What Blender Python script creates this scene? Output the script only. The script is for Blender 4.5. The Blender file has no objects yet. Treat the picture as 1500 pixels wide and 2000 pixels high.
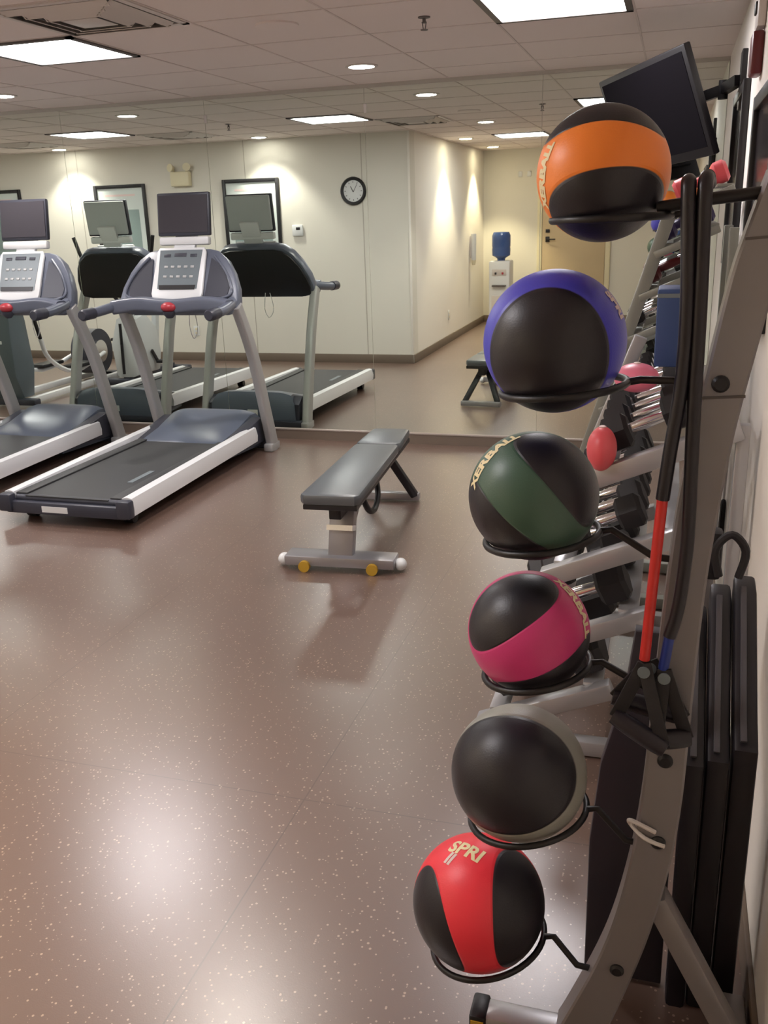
import bpy, bmesh, math, random
from mathutils import Vector, Matrix
PI = math.pi
SC = bpy.context.scene
COL = SC.collection
random.seed(4)

# ------------------------------------------------------------------ camera, exposure, world, lights
CAMZ = 1.65
yaw, pitch, roll, FPX = 0.30550, 0.31360, 0.03390, 1795.1
cy, sy, cp, sp = math.cos(yaw), math.sin(yaw), math.cos(pitch), math.sin(pitch)
f0 = Vector((-sy*cp, cy*cp, -sp)); r0 = Vector((cy, sy, 0)); d0 = f0.cross(r0)
rr = math.cos(roll)*r0 + math.sin(roll)*d0
dd = -math.sin(roll)*r0 + math.cos(roll)*d0
cd = bpy.data.cameras.new('camera'); cam = bpy.data.objects.new('camera', cd); COL.objects.link(cam)
cam.matrix_world = Matrix(((rr.x, -dd.x, -f0.x, 0), (rr.y, -dd.y, -f0.y, 0), (rr.z, -dd.z, -f0.z, CAMZ), (0, 0, 0, 1)))
cd.sensor_fit = 'VERTICAL'; cd.sensor_height = 24.0; cd.lens = 24.0*FPX/2000.0; cd.clip_start = 0.05
SC.camera = cam
SC.view_settings.view_transform = 'Standard'; SC.view_settings.look = 'None'
SC.view_settings.gamma = 1.0; SC.view_settings.use_curve_mapping = False
SC.view_settings.exposure = 0.0
PANEL_E, DISC_E, SPOT_W, WASH_W = 26.0, 60.0, 70.0, 160.0
w = bpy.data.worlds.new('world'); SC.world = w; w.use_nodes = True
w.node_tree.nodes['Background'].inputs[0].default_value = (0.9, 0.85, 0.8, 1)
w.node_tree.nodes['Background'].inputs[1].default_value = 0.05

CEIL, MIR, RW, XL, CW, XC, FAR = 2.49, 6.5, 0.25, -8.6, 2.76, -2.80, -1.38

# ------------------------------------------------------------------ materials
def mat(name, col, rough=0.5, metal=0.0, spec=0.5, noise=0.0, nscale=40, bump=0.0, coat=0.0, emis=None, es=0):
    m = bpy.data.materials.new(name); m.use_nodes = True
    nt = m.node_tree; b = nt.nodes['Principled BSDF']
    b.inputs['Base Color'].default_value = (*col, 1); b.inputs['Roughness'].default_value = rough
    b.inputs['Metallic'].default_value = metal; b.inputs['Specular IOR Level'].default_value = spec
    b.inputs['Coat Weight'].default_value = coat
    if emis:
        b.inputs['Emission Color'].default_value = (*emis, 1); b.inputs['Emission Strength'].default_value = es
    if noise or bump:
        tc = nt.nodes.new('ShaderNodeTexCoord'); n = nt.nodes.new('ShaderNodeTexNoise')
        n.inputs['Scale'].default_value = nscale; n.inputs['Detail'].default_value = 3
        nt.links.new(tc.outputs['Object'], n.inputs['Vector'])
        if noise:
            mx = nt.nodes.new('ShaderNodeMix'); mx.data_type = 'RGBA'
            mx.inputs['A'].default_value = (*[c*(1-noise) for c in col], 1)
            mx.inputs['B'].default_value = (*[min(1, c*(1+noise)) for c in col], 1)
            nt.links.new(n.outputs['Fac'], mx.inputs['Factor']); nt.links.new(mx.outputs['Result'], b.inputs['Base Color'])
        if bump:
            bp = nt.nodes.new('ShaderNodeBump'); bp.inputs['Strength'].default_value = bump; bp.inputs['Distance'].default_value = 0.002
            nt.links.new(n.outputs['Fac'], bp.inputs['Height']); nt.links.new(bp.outputs['Normal'], b.inputs['Normal'])
    return m

def floor_mat():
    m = mat('speckled_rubber', (0.16, 0.09, 0.075), 0.34, spec=0.9, coat=0.8)
    m.node_tree.nodes['Principled BSDF'].inputs['Coat Roughness'].default_value = 0.29
    nt = m.node_tree; b = nt.nodes['Principled BSDF']; L = nt.links.new
    tc = nt.nodes.new('ShaderNodeTexCoord')
    def noise(s, d=2):
        n = nt.nodes.new('ShaderNodeTexNoise'); n.inputs['Scale'].default_value = s; n.inputs['Detail'].default_value = d
        L(tc.outputs['Object'], n.inputs['Vector']); return n
    big = noise(1.3, 1)
    mx = nt.nodes.new('ShaderNodeMix'); mx.data_type = 'RGBA'
    mx.inputs['A'].default_value = (0.140, 0.086, 0.066, 1); mx.inputs['B'].default_value = (0.165, 0.105, 0.083, 1)
    L(big.outputs['Fac'], mx.inputs['Factor'])
    v = nt.nodes.new('ShaderNodeTexVoronoi'); v.inputs['Scale'].default_value = 105; v.inputs['Randomness'].default_value = 1
    L(tc.outputs['Object'], v.inputs['Vector'])
    sepc = nt.nodes.new('ShaderNodeSeparateColor'); L(v.outputs['Color'], sepc.inputs[0])
    # flake radius varies per cell, only some cells carry a flake
    mr = nt.nodes.new('ShaderNodeMapRange'); mr.inputs[1].default_value = 0.62; mr.inputs[2].default_value = 1.0
    mr.inputs[3].default_value = 0.0; mr.inputs[4].default_value = 0.36
    L(sepc.outputs[0], mr.inputs[0])
    lt = nt.nodes.new('ShaderNodeMath'); lt.operation = 'LESS_THAN'
    L(v.outputs['Distance'], lt.inputs[0]); L(mr.outputs[0], lt.inputs[1])
    mx2 = nt.nodes.new('ShaderNodeMix'); mx2.data_type = 'RGBA'; mx2.inputs['B'].default_value = (0.45, 0.33, 0.25, 1)
    L(mx.outputs['Result'], mx2.inputs['A']); L(lt.outputs[0], mx2.inputs['Factor'])
    # seams between the rubber sheets
    sx = nt.nodes.new('ShaderNodeSeparateXYZ'); L(tc.outputs['Object'], sx.inputs[0])
    def seam(out, period, off, wdt):
        a = nt.nodes.new('ShaderNodeMath'); a.operation = 'ADD'; a.inputs[1].default_value = off + 50*period; L(out, a.inputs[0])
        mo = nt.nodes.new('ShaderNodeMath'); mo.operation = 'MODULO'; mo.inputs[1].default_value = period; L(a.outputs[0], mo.inputs[0])
        l = nt.nodes.new('ShaderNodeMath'); l.operation = 'LESS_THAN'; l.inputs[1].default_value = wdt; L(mo.outputs[0], l.inputs[0]); return l
    s1 = seam(sx.outputs[0], 1.2, 0.96, 0.004); s2 = seam(sx.outputs[1], 2.3, 0.15, 0.004)
    mxx = nt.nodes.new('ShaderNodeMath'); mxx.operation = 'MAXIMUM'; L(s1.outputs[0], mxx.inputs[0]); L(s2.outputs[0], mxx.inputs[1])
    sc_ = nt.nodes.new('ShaderNodeMath'); sc_.operation = 'MULTIPLY'; sc_.inputs[1].default_value = 0.55; L(mxx.outputs[0], sc_.inputs[0])
    mx3 = nt.nodes.new('ShaderNodeMix'); mx3.data_type = 'RGBA'; mx3.inputs['B'].default_value = (0.06, 0.035, 0.03, 1)
    L(mx2.outputs['Result'], mx3.inputs['A']); L(sc_.outputs[0], mx3.inputs['Factor']); L(mx3.outputs['Result'], b.inputs['Base Color'])
    rn = noise(1.6, 1); m2 = nt.nodes.new('ShaderNodeMapRange'); m2.inputs[3].default_value = 0.285; m2.inputs[4].default_value = 0.33
    L(rn.outputs['Fac'], m2.inputs[0]); L(m2.outputs[0], b.inputs['Roughness'])
    bn = noise(260, 2); bp = nt.nodes.new('ShaderNodeBump'); bp.inputs['Strength'].default_value = 0.15; bp.inputs['Distance'].default_value = 0.001
    L(bn.outputs['Fac'], bp.inputs['Height']); L(bp.outputs['Normal'], b.inputs['Normal'])
    return m

def ceiling_mat():
    m = mat('acoustic_tile', (0.78, 0.70, 0.67), 0.9, spec=0.2)
    nt = m.node_tree; b = nt.nodes['Principled BSDF']; L = nt.links.new
    tc = nt.nodes.new('ShaderNodeTexCoord'); n = nt.nodes.new('ShaderNodeTexNoise'); n.inputs['Scale'].default_value = 120
    L(tc.outputs['Object'], n.inputs['Vector'])
    bp = nt.nodes.new('ShaderNodeBump'); bp.inputs['Strength'].default_value = 0.2; bp.inputs['Distance'].default_value = 0.002
    L(n.outputs['Fac'], bp.inputs['Height']); L(bp.outputs['Normal'], b.inputs['Normal'])
    return m

M = {}
M['floor'] = floor_mat()
M['ceiling'] = ceiling_mat()
M['grid'] = mat('ceiling_grid', (0.66, 0.58, 0.55), 0.7)
M['wall'] = mat('painted_wall', (0.73, 0.70, 0.63), 0.75, spec=0.3, bump=0.15, nscale=220)
M['wall_w'] = mat('painted_wall_white', (0.84, 0.80, 0.74), 0.7, spec=0.3, bump=0.15, nscale=220)
M['seam'] = mat('wall_joint', (0.45, 0.42, 0.36), 0.7)
M['base'] = mat('vinyl_base', (0.17, 0.13, 0.10), 0.5)
M['channel'] = mat('mirror_channel', (0.50, 0.44, 0.40), 0.35, metal=0.4)
M['mirror'] = mat('mirror_glass', (0.84, 0.90, 0.83), 0.012, metal=1.0)
M['edge'] = mat('mirror_edge', (0.52, 0.50, 0.46), 0.5)
M['panel'] = mat('light_diffuser', (0.9, 0.9, 0.9), 0.6, emis=(1, 0.965, 0.99), es=PANEL_E)
M['disc'] = mat('downlight_lens', (0.9, 0.9, 0.9), 0.6, emis=(1, 0.93, 0.86), es=DISC_E)
M['disc_warm'] = mat('downlight_lens_warm', (0.9, 0.9, 0.9), 0.6, emis=(1, 0.85, 0.60), es=DISC_E)
M['trimw'] = mat('white_trim', (0.62, 0.57, 0.54), 0.5)
M['trimd'] = mat('dark_trim', (0.10, 0.085, 0.08), 0.5)
M['black'] = mat('black_plastic', (0.009, 0.008, 0.010), 0.42, bump=0.05, nscale=300)
M['rubber'] = mat('black_rubber', (0.013, 0.011, 0.013), 0.55, noise=0.25, nscale=60)
M['tube'] = mat('foam_tube', (0.012, 0.009, 0.014), 0.36)
M['sage'] = mat('sage_grey_steel', (0.30, 0.31, 0.28), 0.4, metal=0.3)
M['steel'] = mat('grey_painted_steel', (0.255, 0.235, 0.24), 0.38, metal=0.35, noise=0.05, nscale=12)
M['silver'] = mat('silver_steel', (0.46, 0.46, 0.48), 0.33, metal=0.5)
M['chrome'] = mat('chrome', (0.80, 0.80, 0.82), 0.16, metal=1.0)
M['white'] = mat('white_paint', (0.72, 0.73, 0.74), 0.35)
M['rail'] = mat('treadmill_silver', (0.80, 0.81, 0.84), 0.32, metal=0.2)
M['post'] = mat('treadmill_post', (0.42, 0.42, 0.42), 0.38, metal=0.3)
M['slate'] = mat('slate_blue_plastic', (0.115, 0.13, 0.175), 0.32, noise=0.08, nscale=8)
M['slate_d'] = mat('dark_slate_plastic', (0.036, 0.038, 0.055), 0.42)
M['hood'] = mat('motor_hood_plastic', (0.10, 0.12, 0.165), 0.28)
M['belt'] = mat('running_belt', (0.035, 0.036, 0.040), 0.5, noise=0.25, nscale=120)
M['screen'] = mat('dark_screen', (0.030, 0.025, 0.035), 0.42)
M['tvscreen'] = mat('tv_screen', (0.006, 0.005, 0.007), 0.6, spec=0.05)
M['display'] = mat('console_display', (0.16, 0.19, 0.21), 0.35)
M['red'] = mat('red_plastic', (0.42, 0.035, 0.05), 0.35)
M['pad'] = mat('bench_vinyl', (0.075, 0.086, 0.098), 0.36, spec=1.0, bump=0.05, nscale=400)
M['pad_side'] = mat('bench_vinyl_dark', (0.012, 0.011, 0.015), 0.4)
M['benchsteel'] = mat('bench_steel', (0.36, 0.35, 0.37), 0.3, metal=0.5)
M['yellow'] = mat('yellow_plastic', (0.55, 0.33, 0.03), 0.45)
M['print'] = mat('cream_print', (0.88, 0.75, 0.45), 0.5)
M['print_w'] = mat('white_print', (0.80, 0.62, 0.60), 0.5)
M['pink'] = mat('pink_vinyl', (0.86, 0.22, 0.34), 0.35)
M['coral'] = mat('coral_vinyl', (0.75, 0.10, 0.12), 0.4)
M['orange'] = mat('orange_vinyl', (0.75, 0.18, 0.05), 0.4)
M['indigo'] = mat('indigo_vinyl', (0.05, 0.035, 0.12), 0.4)
M['maroon'] = mat('maroon_vinyl', (0.12, 0.012, 0.016), 0.4)
M['bluefoam'] = mat('blue_foam', (0.035, 0.07, 0.20), 0.6)
M['redband'] = mat('red_latex', (0.62, 0.03, 0.025), 0.35)
M['blueband'] = mat('blue_latex', (0.01, 0.03, 0.22), 0.35)
M['strap'] = mat('nylon_strap', (0.010, 0.008, 0.010), 0.6, bump=0.2, nscale=500)
M['matfoam'] = mat('exercise_mat', (0.014, 0.011, 0.015), 0.42, noise=0.15, nscale=20)
M['matpanel'] = mat('charcoal_mat', (0.032, 0.026, 0.034), 0.55)
M['mat_lit'] = mat('exercise_mat_lit_top', (0.085, 0.08, 0.09), 0.34, noise=0.15, nscale=20)  # paler copy of the mat colour, light on the top folds painted in
M['poster'] = mat('poster_paper', (0.66, 0.72, 0.70), 0.5)
M['poster_g'] = mat('poster_panel', (0.26, 0.34, 0.33), 0.5)
M['darkglass'] = mat('dark_glass', (0.05, 0.045, 0.055), 0.15)
M['cream'] = mat('cream_plastic', (0.75, 0.68, 0.48), 0.5)
M['bottle'] = mat('blue_water_bottle', (0.05, 0.10, 0.28), 0.15)
M['teal'] = mat('ellipse_cover', (0.10, 0.125, 0.145), 0.35)
M['greyc'] = mat('grey_cover', (0.48, 0.50, 0.51), 0.4)
M['door'] = mat('beige_door', (0.60, 0.47, 0.30), 0.5, noise=0.06, nscale=4)

# ------------------------------------------------------------------ mesh helper
class MB:
    def __init__(s): s.bm = bmesh.new()
    def _add(s, fn, mtx=None):
        b = bmesh.new(); fn(b)
        if mtx is not None: bmesh.ops.transform(b, matrix=mtx, verts=b.verts)
        t = bpy.data.meshes.new('t'); b.to_mesh(t); b.free(); s.bm.from_mesh(t); bpy.data.meshes.remove(t); return s
    def box(s, c, d, rot=None, bev=0.0, seg=2):
        def fn(b):
            bmesh.ops.create_cube(b, size=1); bmesh.ops.scale(b, vec=d, verts=b.verts)
            if bev: bmesh.ops.bevel(b, geom=b.edges[:], offset=min(bev, min(d)*0.49), segments=seg, affect='EDGES', profile=0.5)
        mt = Matrix.Translation(c)
        if rot is not None: mt = mt @ rot.to_4x4()
        return s._add(fn, mt)
    def bar(s, p0, p1, wd, ht, up=(0, 0, 1), bev=0.0):
        p0, p1 = Vector(p0), Vector(p1); y = (p1-p0).normalized(); x = y.cross(Vector(up))
        if x.length < 1e-4: x = y.cross(Vector((0, 1, 0)))
        x.normalize(); z = x.cross(y)
        R = Matrix((x, y, z)).transposed()
        return s.box((p0+p1)/2, (wd, (p1-p0).length, ht), R, bev)
    def sweep(s, pts, prof, closed=False, up=(0, 0, 1)):
        # prof: list of (a,b) in the plane across the path (a along side, b along up)
        pts = [Vector(p) for p in pts]; n = len(pts); rings = []; b = s.bm
        for i, p in enumerate(pts):
            if closed: t = pts[(i+1) % n]-pts[i-1]
            else: t = pts[min(i+1, n-1)]-pts[max(i-1, 0)]
            t.normalize(); x = t.cross(Vector(up))
            if x.length < 1e-3: x = t.cross(Vector((0, 1, 0)))
            x.normalize(); z = x.cross(t); pr = prof(i/(n-1)) if callable(prof) else prof
            rings.append([b.verts.new(p+x*a+z*c) for a, c in pr])
        k = len(rings[0])
        for i in range(n if closed else n-1):
            A, B = rings[i], rings[(i+1) % n]
            for j in range(k): b.faces.new((A[j], A[(j+1) % k], B[(j+1) % k], B[j]))
        if not closed: b.faces.new(rings[0][::-1]); b.faces.new(rings[-1])
        return s
    def tube(s, pts, r, closed=False, n=12, up=(0, 0, 1), smooth=0):
        if smooth: pts = catmull(pts, smooth, closed)
        rf = r if callable(r) else (lambda t: r)
        return s.sweep(pts, lambda t: [(rf(t)*math.cos(2*PI*j/n), rf(t)*math.sin(2*PI*j/n)) for j in range(n)], closed, up)
    def cyl(s, p0, p1, r, r1=None, n=24):
        r1 = r if r1 is None else r1
        return s.sweep([p0, p1], lambda t: [((r+(r1-r)*t)*math.cos(2*PI*j/n), (r+(r1-r)*t)*math.sin(2*PI*j/n)) for j in range(n)])
    def lathe(s, prof, o=(0, 0, 0), axis=(0, 0, 1), n=32):
        # prof: list of (radius, height)
        a = Vector(axis).normalized(); x = a.orthogonal().normalized(); y = a.cross(x); o = Vector(o); b = s.bm; rings = []
        for r, h in prof:
            r = max(r, 1e-5)
            rings.append([b.verts.new(o+a*h+(x*math.cos(2*PI*j/n)+y*math.sin(2*PI*j/n))*r) for j in range(n)])
        for A, B in zip(rings, rings[1:]):
            for j in range(n): b.faces.new((A[j], A[(j+1) % n], B[(j+1) % n], B[j]))
        b.faces.new(rings[0][::-1]); b.faces.new(rings[-1]); return s
    def prism(s, poly, o, ax, ay, az, depth, bev=0.0):
        # poly in (ax, ay) plane, extruded by depth along az, starting at o
        ax, ay, az, o = Vector(ax), Vector(ay), Vector(az), Vector(o)
        def fn(b):
            A = [b.verts.new(o+ax*u+ay*v) for u, v in poly]; B = [b.verts.new(o+ax*u+ay*v+az*depth) for u, v in poly]
            b.faces.new(A[::-1]); b.faces.new(B); k = len(A)
            for j in range(k): b.faces.new((A[j], A[(j+1) % k], B[(j+1) % k], B[j]))
            bmesh.ops.recalc_face_normals(b, faces=b.faces)
            if bev:
                ed = [e for e in b.edges if (e.verts[0] in A) == (e.verts[1] in A)]
                bmesh.ops.bevel(b, geom=ed, offset=bev, segments=2, affect='EDGES', profile=0.5)
        return s._add(fn)
    def ball(s, c, r, sc=(1, 1, 1), u=32, v=20):
        return s._add(lambda b: bmesh.ops.create_uvsphere(b, u_segments=u, v_segments=v, radius=r), Matrix.Translation(c) @ Matrix.Diagonal((*sc, 1)))
    def build(s, name, m, parent=None, label=None, flat=False):
        bm = s.bm; bmesh.ops.recalc_face_normals(bm, faces=bm.faces)
        me = bpy.data.meshes.new(name); bm.to_mesh(me); bm.free()
        me.materials.append(M[m] if isinstance(m, str) else m)
        if not flat:
            me.shade_smooth()
            try: me.set_sharp_from_angle(angle=math.radians(38))
            except Exception: pass
        o = bpy.data.objects.new(name, me); COL.objects.link(o)
        if parent is not None: o.parent = parent
        if label: o['label'] = label
        return o

def catmull(pts, k, closed=False):
    P = [Vector(p) for p in pts]; n = len(P); out = []
    rng = range(n) if closed else range(n-1)
    for i in rng:
        if closed: a, b, c, d = P[i-1], P[i], P[(i+1) % n], P[(i+2) % n]
        else: a, b, c, d = P[max(i-1, 0)], P[i], P[i+1], P[min(i+2, n-1)]
        for j in range(k):
            t = j/k; out.append(0.5*((2*b)+(c-a)*t+(2*a-5*b+4*c-d)*t*t+(3*b-a-3*c+d)*t**3))
    if not closed: out.append(P[-1])
    return out
def rrect(w_, h_, r, n=4):
    out = []
    for cx, cy_, a0 in ((w_/2-r, h_/2-r, 0), (-w_/2+r, h_/2-r, PI/2), (-w_/2+r, -h_/2+r, PI), (w_/2-r, -h_/2+r, 1.5*PI)):
        out += [(cx+r*math.cos(a0+PI/2*j/n), cy_+r*math.sin(a0+PI/2*j/n)) for j in range(n+1)]
    return out

def thing(name, label, cat, loc=(0, 0, 0), rz=0, group=None):
    o = bpy.data.objects.new(name, None); COL.objects.link(o); o.location = loc; o.rotation_euler = (0, 0, rz)
    o.empty_display_size = 0.1; o['label'] = label; o['category'] = cat
    if group: o['group'] = group
    return o
def tag(o, label, cat, group=None):
    o['label'] = label; o['category'] = cat
    if group: o['group'] = group
    return o
def struct(o): o['kind'] = 'structure'; return o
def kids(o): return [c for c in bpy.data.objects if c.parent == o]
def dup(root, loc, label, rz=None, group=None):
    r = root.copy(); COL.objects.link(r); r.location = loc; r['label'] = label
    if rz is not None: r.rotation_euler = (0, 0, rz)
    if group: r['group'] = group
    for ch in kids(root):
        c = ch.copy(); COL.objects.link(c); c.parent = r
        for g in kids(ch):
            d = g.copy(); COL.objects.link(d); d.parent = c
    return r

def text_mesh(body, size, m, name, parent, fn, bold=0.0):
    # flat lettering mapped by fn(u, v) -> point
    cu = bpy.data.curves.new('t', 'FONT'); cu.body = body; cu.size = size; cu.align_x = 'CENTER'; cu.align_y = 'CENTER'; cu.offset = bold
    cu.resolution_u = 3
    to = bpy.data.objects.new('t', cu); COL.objects.link(to)
    dg = bpy.context.evaluated_depsgraph_get(); me = bpy.data.meshes.new_from_object(to.evaluated_get(dg))
    bpy.data.objects.remove(to); bpy.data.curves.remove(cu)
    bb = bmesh.new(); bb.from_mesh(me); bmesh.ops.triangulate(bb, faces=bb.faces[:]); bmesh.ops.subdivide_edges(bb, edges=bb.edges[:], cuts=3, use_grid_fill=True); bb.to_mesh(me); bb.free()
    for v in me.vertices: v.co = fn(v.co.x, v.co.y)
    me.materials.clear(); me.materials.append(M[m]); o = bpy.data.objects.new(name, me); COL.objects.link(o)
    if parent: o.parent = parent
    return o

# ------------------------------------------------------------------ room shell
struct(MB().box(((XL+RW)/2, (FAR+MIR)/2, -0.05), (RW-XL+0.4, MIR-FAR+0.4, 0.1)).build('floor', 'floor', flat=True))
struct(MB().box(((XL+RW)/2, (FAR+MIR)/2, CEIL+0.05), (RW-XL+0.4, MIR-FAR+0.4, 0.1)).build('ceiling', 'ceiling', flat=True))
struct(MB().box((RW+0.1, (FAR+MIR)/2, CEIL/2), (0.2, MIR-FAR+0.4, CEIL)).build('wall_right', 'wall_w', flat=True))
struct(MB().box(((XL+RW)/2, MIR+0.1, CEIL/2), (RW-XL, 0.2, CEIL)).build('wall_front', 'wall', flat=True))
struct(MB().box((XL-0.1, (CW+MIR)/2, CEIL/2), (0.2, MIR-CW+0.4, CEIL)).build('wall_left', 'wall', flat=True))
struct(MB().box(((XL+XC)/2, CW-0.1, CEIL/2), (XC-XL, 0.2, CEIL)).build('wall_back', 'wall', flat=True))
struct(MB().box((XC-0.1, (FAR+CW)/2-0.1, CEIL/2), (0.2, CW-FAR-0.2, CEIL)).build('wall_corridor', 'wall_w', flat=True))
struct(MB().box(((XC+RW)/2, FAR-0.1, CEIL/2), (RW-XC+0.2, 0.2, CEIL)).build('wall_far', 'wall', flat=True))
# ceiling grid tees
G, GX, GY = 0.63, -0.24, 4.77
g = MB()
x = GX+G
while x > XL:
    x -= G
    if x < RW: g.box((x, (FAR+MIR)/2, CEIL-0.0015), (0.010, MIR-FAR, 0.004))
y = GY+3*G
while y > FAR:
    y -= G
    if y < MIR: g.box(((XL+RW)/2, y, CEIL-0.001), (RW-XL, 0.012, 0.003))
struct(g.build('trim_1', 'grid', flat=True))
# bases and the channel under the mirrors
struct(MB().box(((XL+RW)/2, MIR-0.008, 0.036), (RW-XL, 0.016, 0.072)).build('baseboard_front', 'base'))
struct(MB().box(((XL+RW)/2, MIR-0.010, 0.079), (RW-XL, 0.020, 0.014), bev=0.003).build('trim_2', 'channel'))
struct(MB().box(((XL+RW)/2, MIR-0.004, CEIL-0.012), (RW-XL, 0.008, 0.024)).build('trim_3', 'edge'))
struct(MB().box(((XL+XC)/2, CW+0.006, 0.05), (XC-XL, 0.012, 0.10), bev=0.003).build('baseboard_back', 'base'))
struct(MB().box((XC+0.006, (FAR+CW)/2, 0.05), (0.012, CW-FAR, 0.10), bev=0.003).build('baseboard_corridor', 'base'))
struct(MB().box(((XC+RW)/2, FAR+0.006, 0.05), (RW-XC, 0.012, 0.10), bev=0.003).build('baseboard_far', 'base'))
struct(MB().box((RW-0.006, (FAR+MIR)/2, 0.05), (0.012, MIR-FAR, 0.10), bev=0.003).build('baseboard_right', 'base'))
struct(MB().box((XC-0.012, CW+0.003, CEIL/2), (0.026, 0.012, CEIL-0.01), bev=0.003).build('trim_4', 'wall_w'))
g = MB()
for x in (-3.35, -4.75, -6.95, -8.1): g.box((x, CW+0.001, CEIL/2+0.05), (0.008, 0.003, CEIL-0.1))
struct(g.build('trim_5', 'seam'))
# mirror sheets
edges = [RW-0.002, -0.88, -2.09, -3.30, -4.51, -5.72, -6.93]
ml = ['tall frameless mirror sheet nearest the right wall, behind the medicine balls',
      'tall frameless mirror sheet behind the flat bench, reflecting the wall corner',
      'tall frameless mirror sheet reflecting the round wall clock',
      'tall frameless mirror sheet behind the console of the right treadmill',
      'tall frameless mirror sheet behind the treadmill at the left edge',
      'tall frameless mirror sheet at the far left, beyond the left treadmill']
for i in range(6):
    a, b = edges[i+1], edges[i]
    t = thing('wall_mirror', ml[i], 'mirror', ((a+b)/2, MIR-0.004, 0.087), group='frameless mirror sheets on the front wall')
    wd = b-a-0.003
    MB().box((0, 0, (CEIL-0.025-0.087)/2), (wd, 0.006, CEIL-0.025-0.087)).build('glass_sheet', 'mirror', t, flat=True)
    if i in (2, 1):
        MB().box((-wd/2+0.004, -0.006, 2.25), (0.022, 0.008, 0.055 if i == 2 else 0.06), bev=0.003).build('mirror_clip', 'trimw', t)

# ------------------------------------------------------------------ ceiling fixtures
def tile(i, j): return GX-G*(i+0.5), GY-G*(j+0.5)
def area(loc, size, power, col, name='panel_lamp'):
    l = bpy.data.lights.new(name, 'AREA'); l.shape = 'SQUARE'; l.size = size; l.energy = power; l.color = col
    o = bpy.data.objects.new(name, l); COL.objects.link(o); o.location = loc; return o
def troffer(i, j, label):
    x, y = tile(i, j); t = thing('ceiling_light', label, 'ceiling light', (x, y, CEIL), group='square recessed ceiling light panels')
    f = MB()
    for sx_, sy_, lx, ly in ((0, 1, G-0.01, 0.03), (0, -1, G-0.01, 0.03), (1, 0, 0.03, G-0.01), (-1, 0, 0.03, G-0.01)):
        f.box((sx_*(G/2-0.02), sy_*(G/2-0.02), -0.006), (lx, ly, 0.012))
    f.build('frame', 'trimd', t); MB().box((0, 0, -0.005), (G-0.07, G-0.07, 0.008)).build('diffuser', 'panel', t)
troffer(4, 0, 'square lit ceiling panel above the left treadmills, cut by the left picture edge')
troffer(0, 0, 'square lit ceiling panel cut by the top edge above the orange ball')
troffer(8, 0, 'square lit ceiling panel seen only in the mirror at far left')
troffer(2, 5, 'square lit ceiling panel far back in the corridor, seen in the mirror')
troffer(11, 0, 'square ceiling panel at the far left end of the room')
def downlight(x, y, label, warm=False, wash=False):
    t = thing('recessed_downlight', label, 'ceiling light', (x, y, CEIL), group='round recessed downlights')
    MB().lathe([(0.098, 0), (0.098, -0.006), (0.078, -0.008), (0.074, 0.0)]).build('trim_ring', 'trimw', t)
    MB().lathe([(0.0, -0.0075), (0.073, -0.0075), (0.073, 0.0), (0, 0)]).build('lens', 'disc_warm' if warm else 'disc', t)
    l = bpy.data.lights.new('downlight_lamp', 'SPOT'); l.energy = WASH_W if warm else SPOT_W; l.spot_size = math.radians(84 if warm else 105); l.spot_blend = 0.5
    l.shadow_soft_size = 0.05; l.color = (1, 0.82, 0.55) if warm else (1, 0.93, 0.86)
    o = bpy.data.objects.new('downlight_lamp', l); COL.objects.link(o); o.location = (0, 0, -0.03); o.parent = t
downlight(-1.85, 5.72, 'round downlight in the ceiling just in front of the mirror, above the bench')
downlight(-4.40, 5.72, 'round downlight in the ceiling above the console of the left treadmill')
downlight(-1.88, 3.22, 'round downlight over the open floor, seen in the mirror')
downlight(-4.43, 3.03, 'round downlight close to the back wall between the two posters')
downlight(-6.98, 3.03, 'round downlight close to the back wall at the far left')
downlight(-6.98, 5.72, 'round downlight in front of the mirror at the far left')
downlight(-2.52, 1.19, 'warm round downlight washing the corridor wall near the corner', True)
downlight(-2.52, -0.62, 'warm round downlight washing the corridor wall near the far door', True)
def vent(i, j, label):
    x, y = tile(i, j); t = thing('ceiling_vent', label, 'air vent', (x, y, CEIL), group='square stepped ceiling vents')
    f = MB()
    def ring(s, wd, z, h):
        for a, b, lx, ly in ((0, 1, s, wd), (0, -1, s, wd), (1, 0, wd, s), (-1, 0, wd, s)):
            f.box((a*(s/2-wd/2), b*(s/2-wd/2), z), (lx, ly, h))
    ring(G-0.012, 0.03, -0.004, 0.008); f.build('frame', 'trimw', t)
    for k, s in enumerate((0.50, 0.38, 0.26)):
        f = MB(); q = s/2
        for a in range(4):
            R = Matrix.Rotation(a*PI/2, 3, 'Z'); T = Matrix.Rotation(math.radians(35), 3, 'X')
            f.box(R @ Vector((0, q, -0.014-0.004*k)), (s, 0.032, 0.003), R @ T)
        f.build('louvre', 'trimw', t)
    MB().box((0, 0, -0.002), (G-0.07, G-0.07, 0.003)).build('backing', 'trimd', t)
    MB().box((0, 0, -0.026), (0.17, 0.17, 0.004), bev=0.002).build('centre_plate', 'trimw', t)
vent(3, 1, 'square stepped air vent in the ceiling at the top left corner')
vent(7, 1, 'square stepped air vent seen in the mirror left of the emergency light')
vent(10, 1, 'square stepped air vent seen in the mirror at the far left')
t = thing('ceiling_speaker', 'round flat pale cover in the ceiling between vent and downlight', 'ceiling speaker', (-1.81, 4.36, CEIL))
MB().lathe([(0.10, 0), (0.10, -0.008), (0.085, -0.012), (0, -0.012)]).build('cover', 'ceiling', t)
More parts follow.
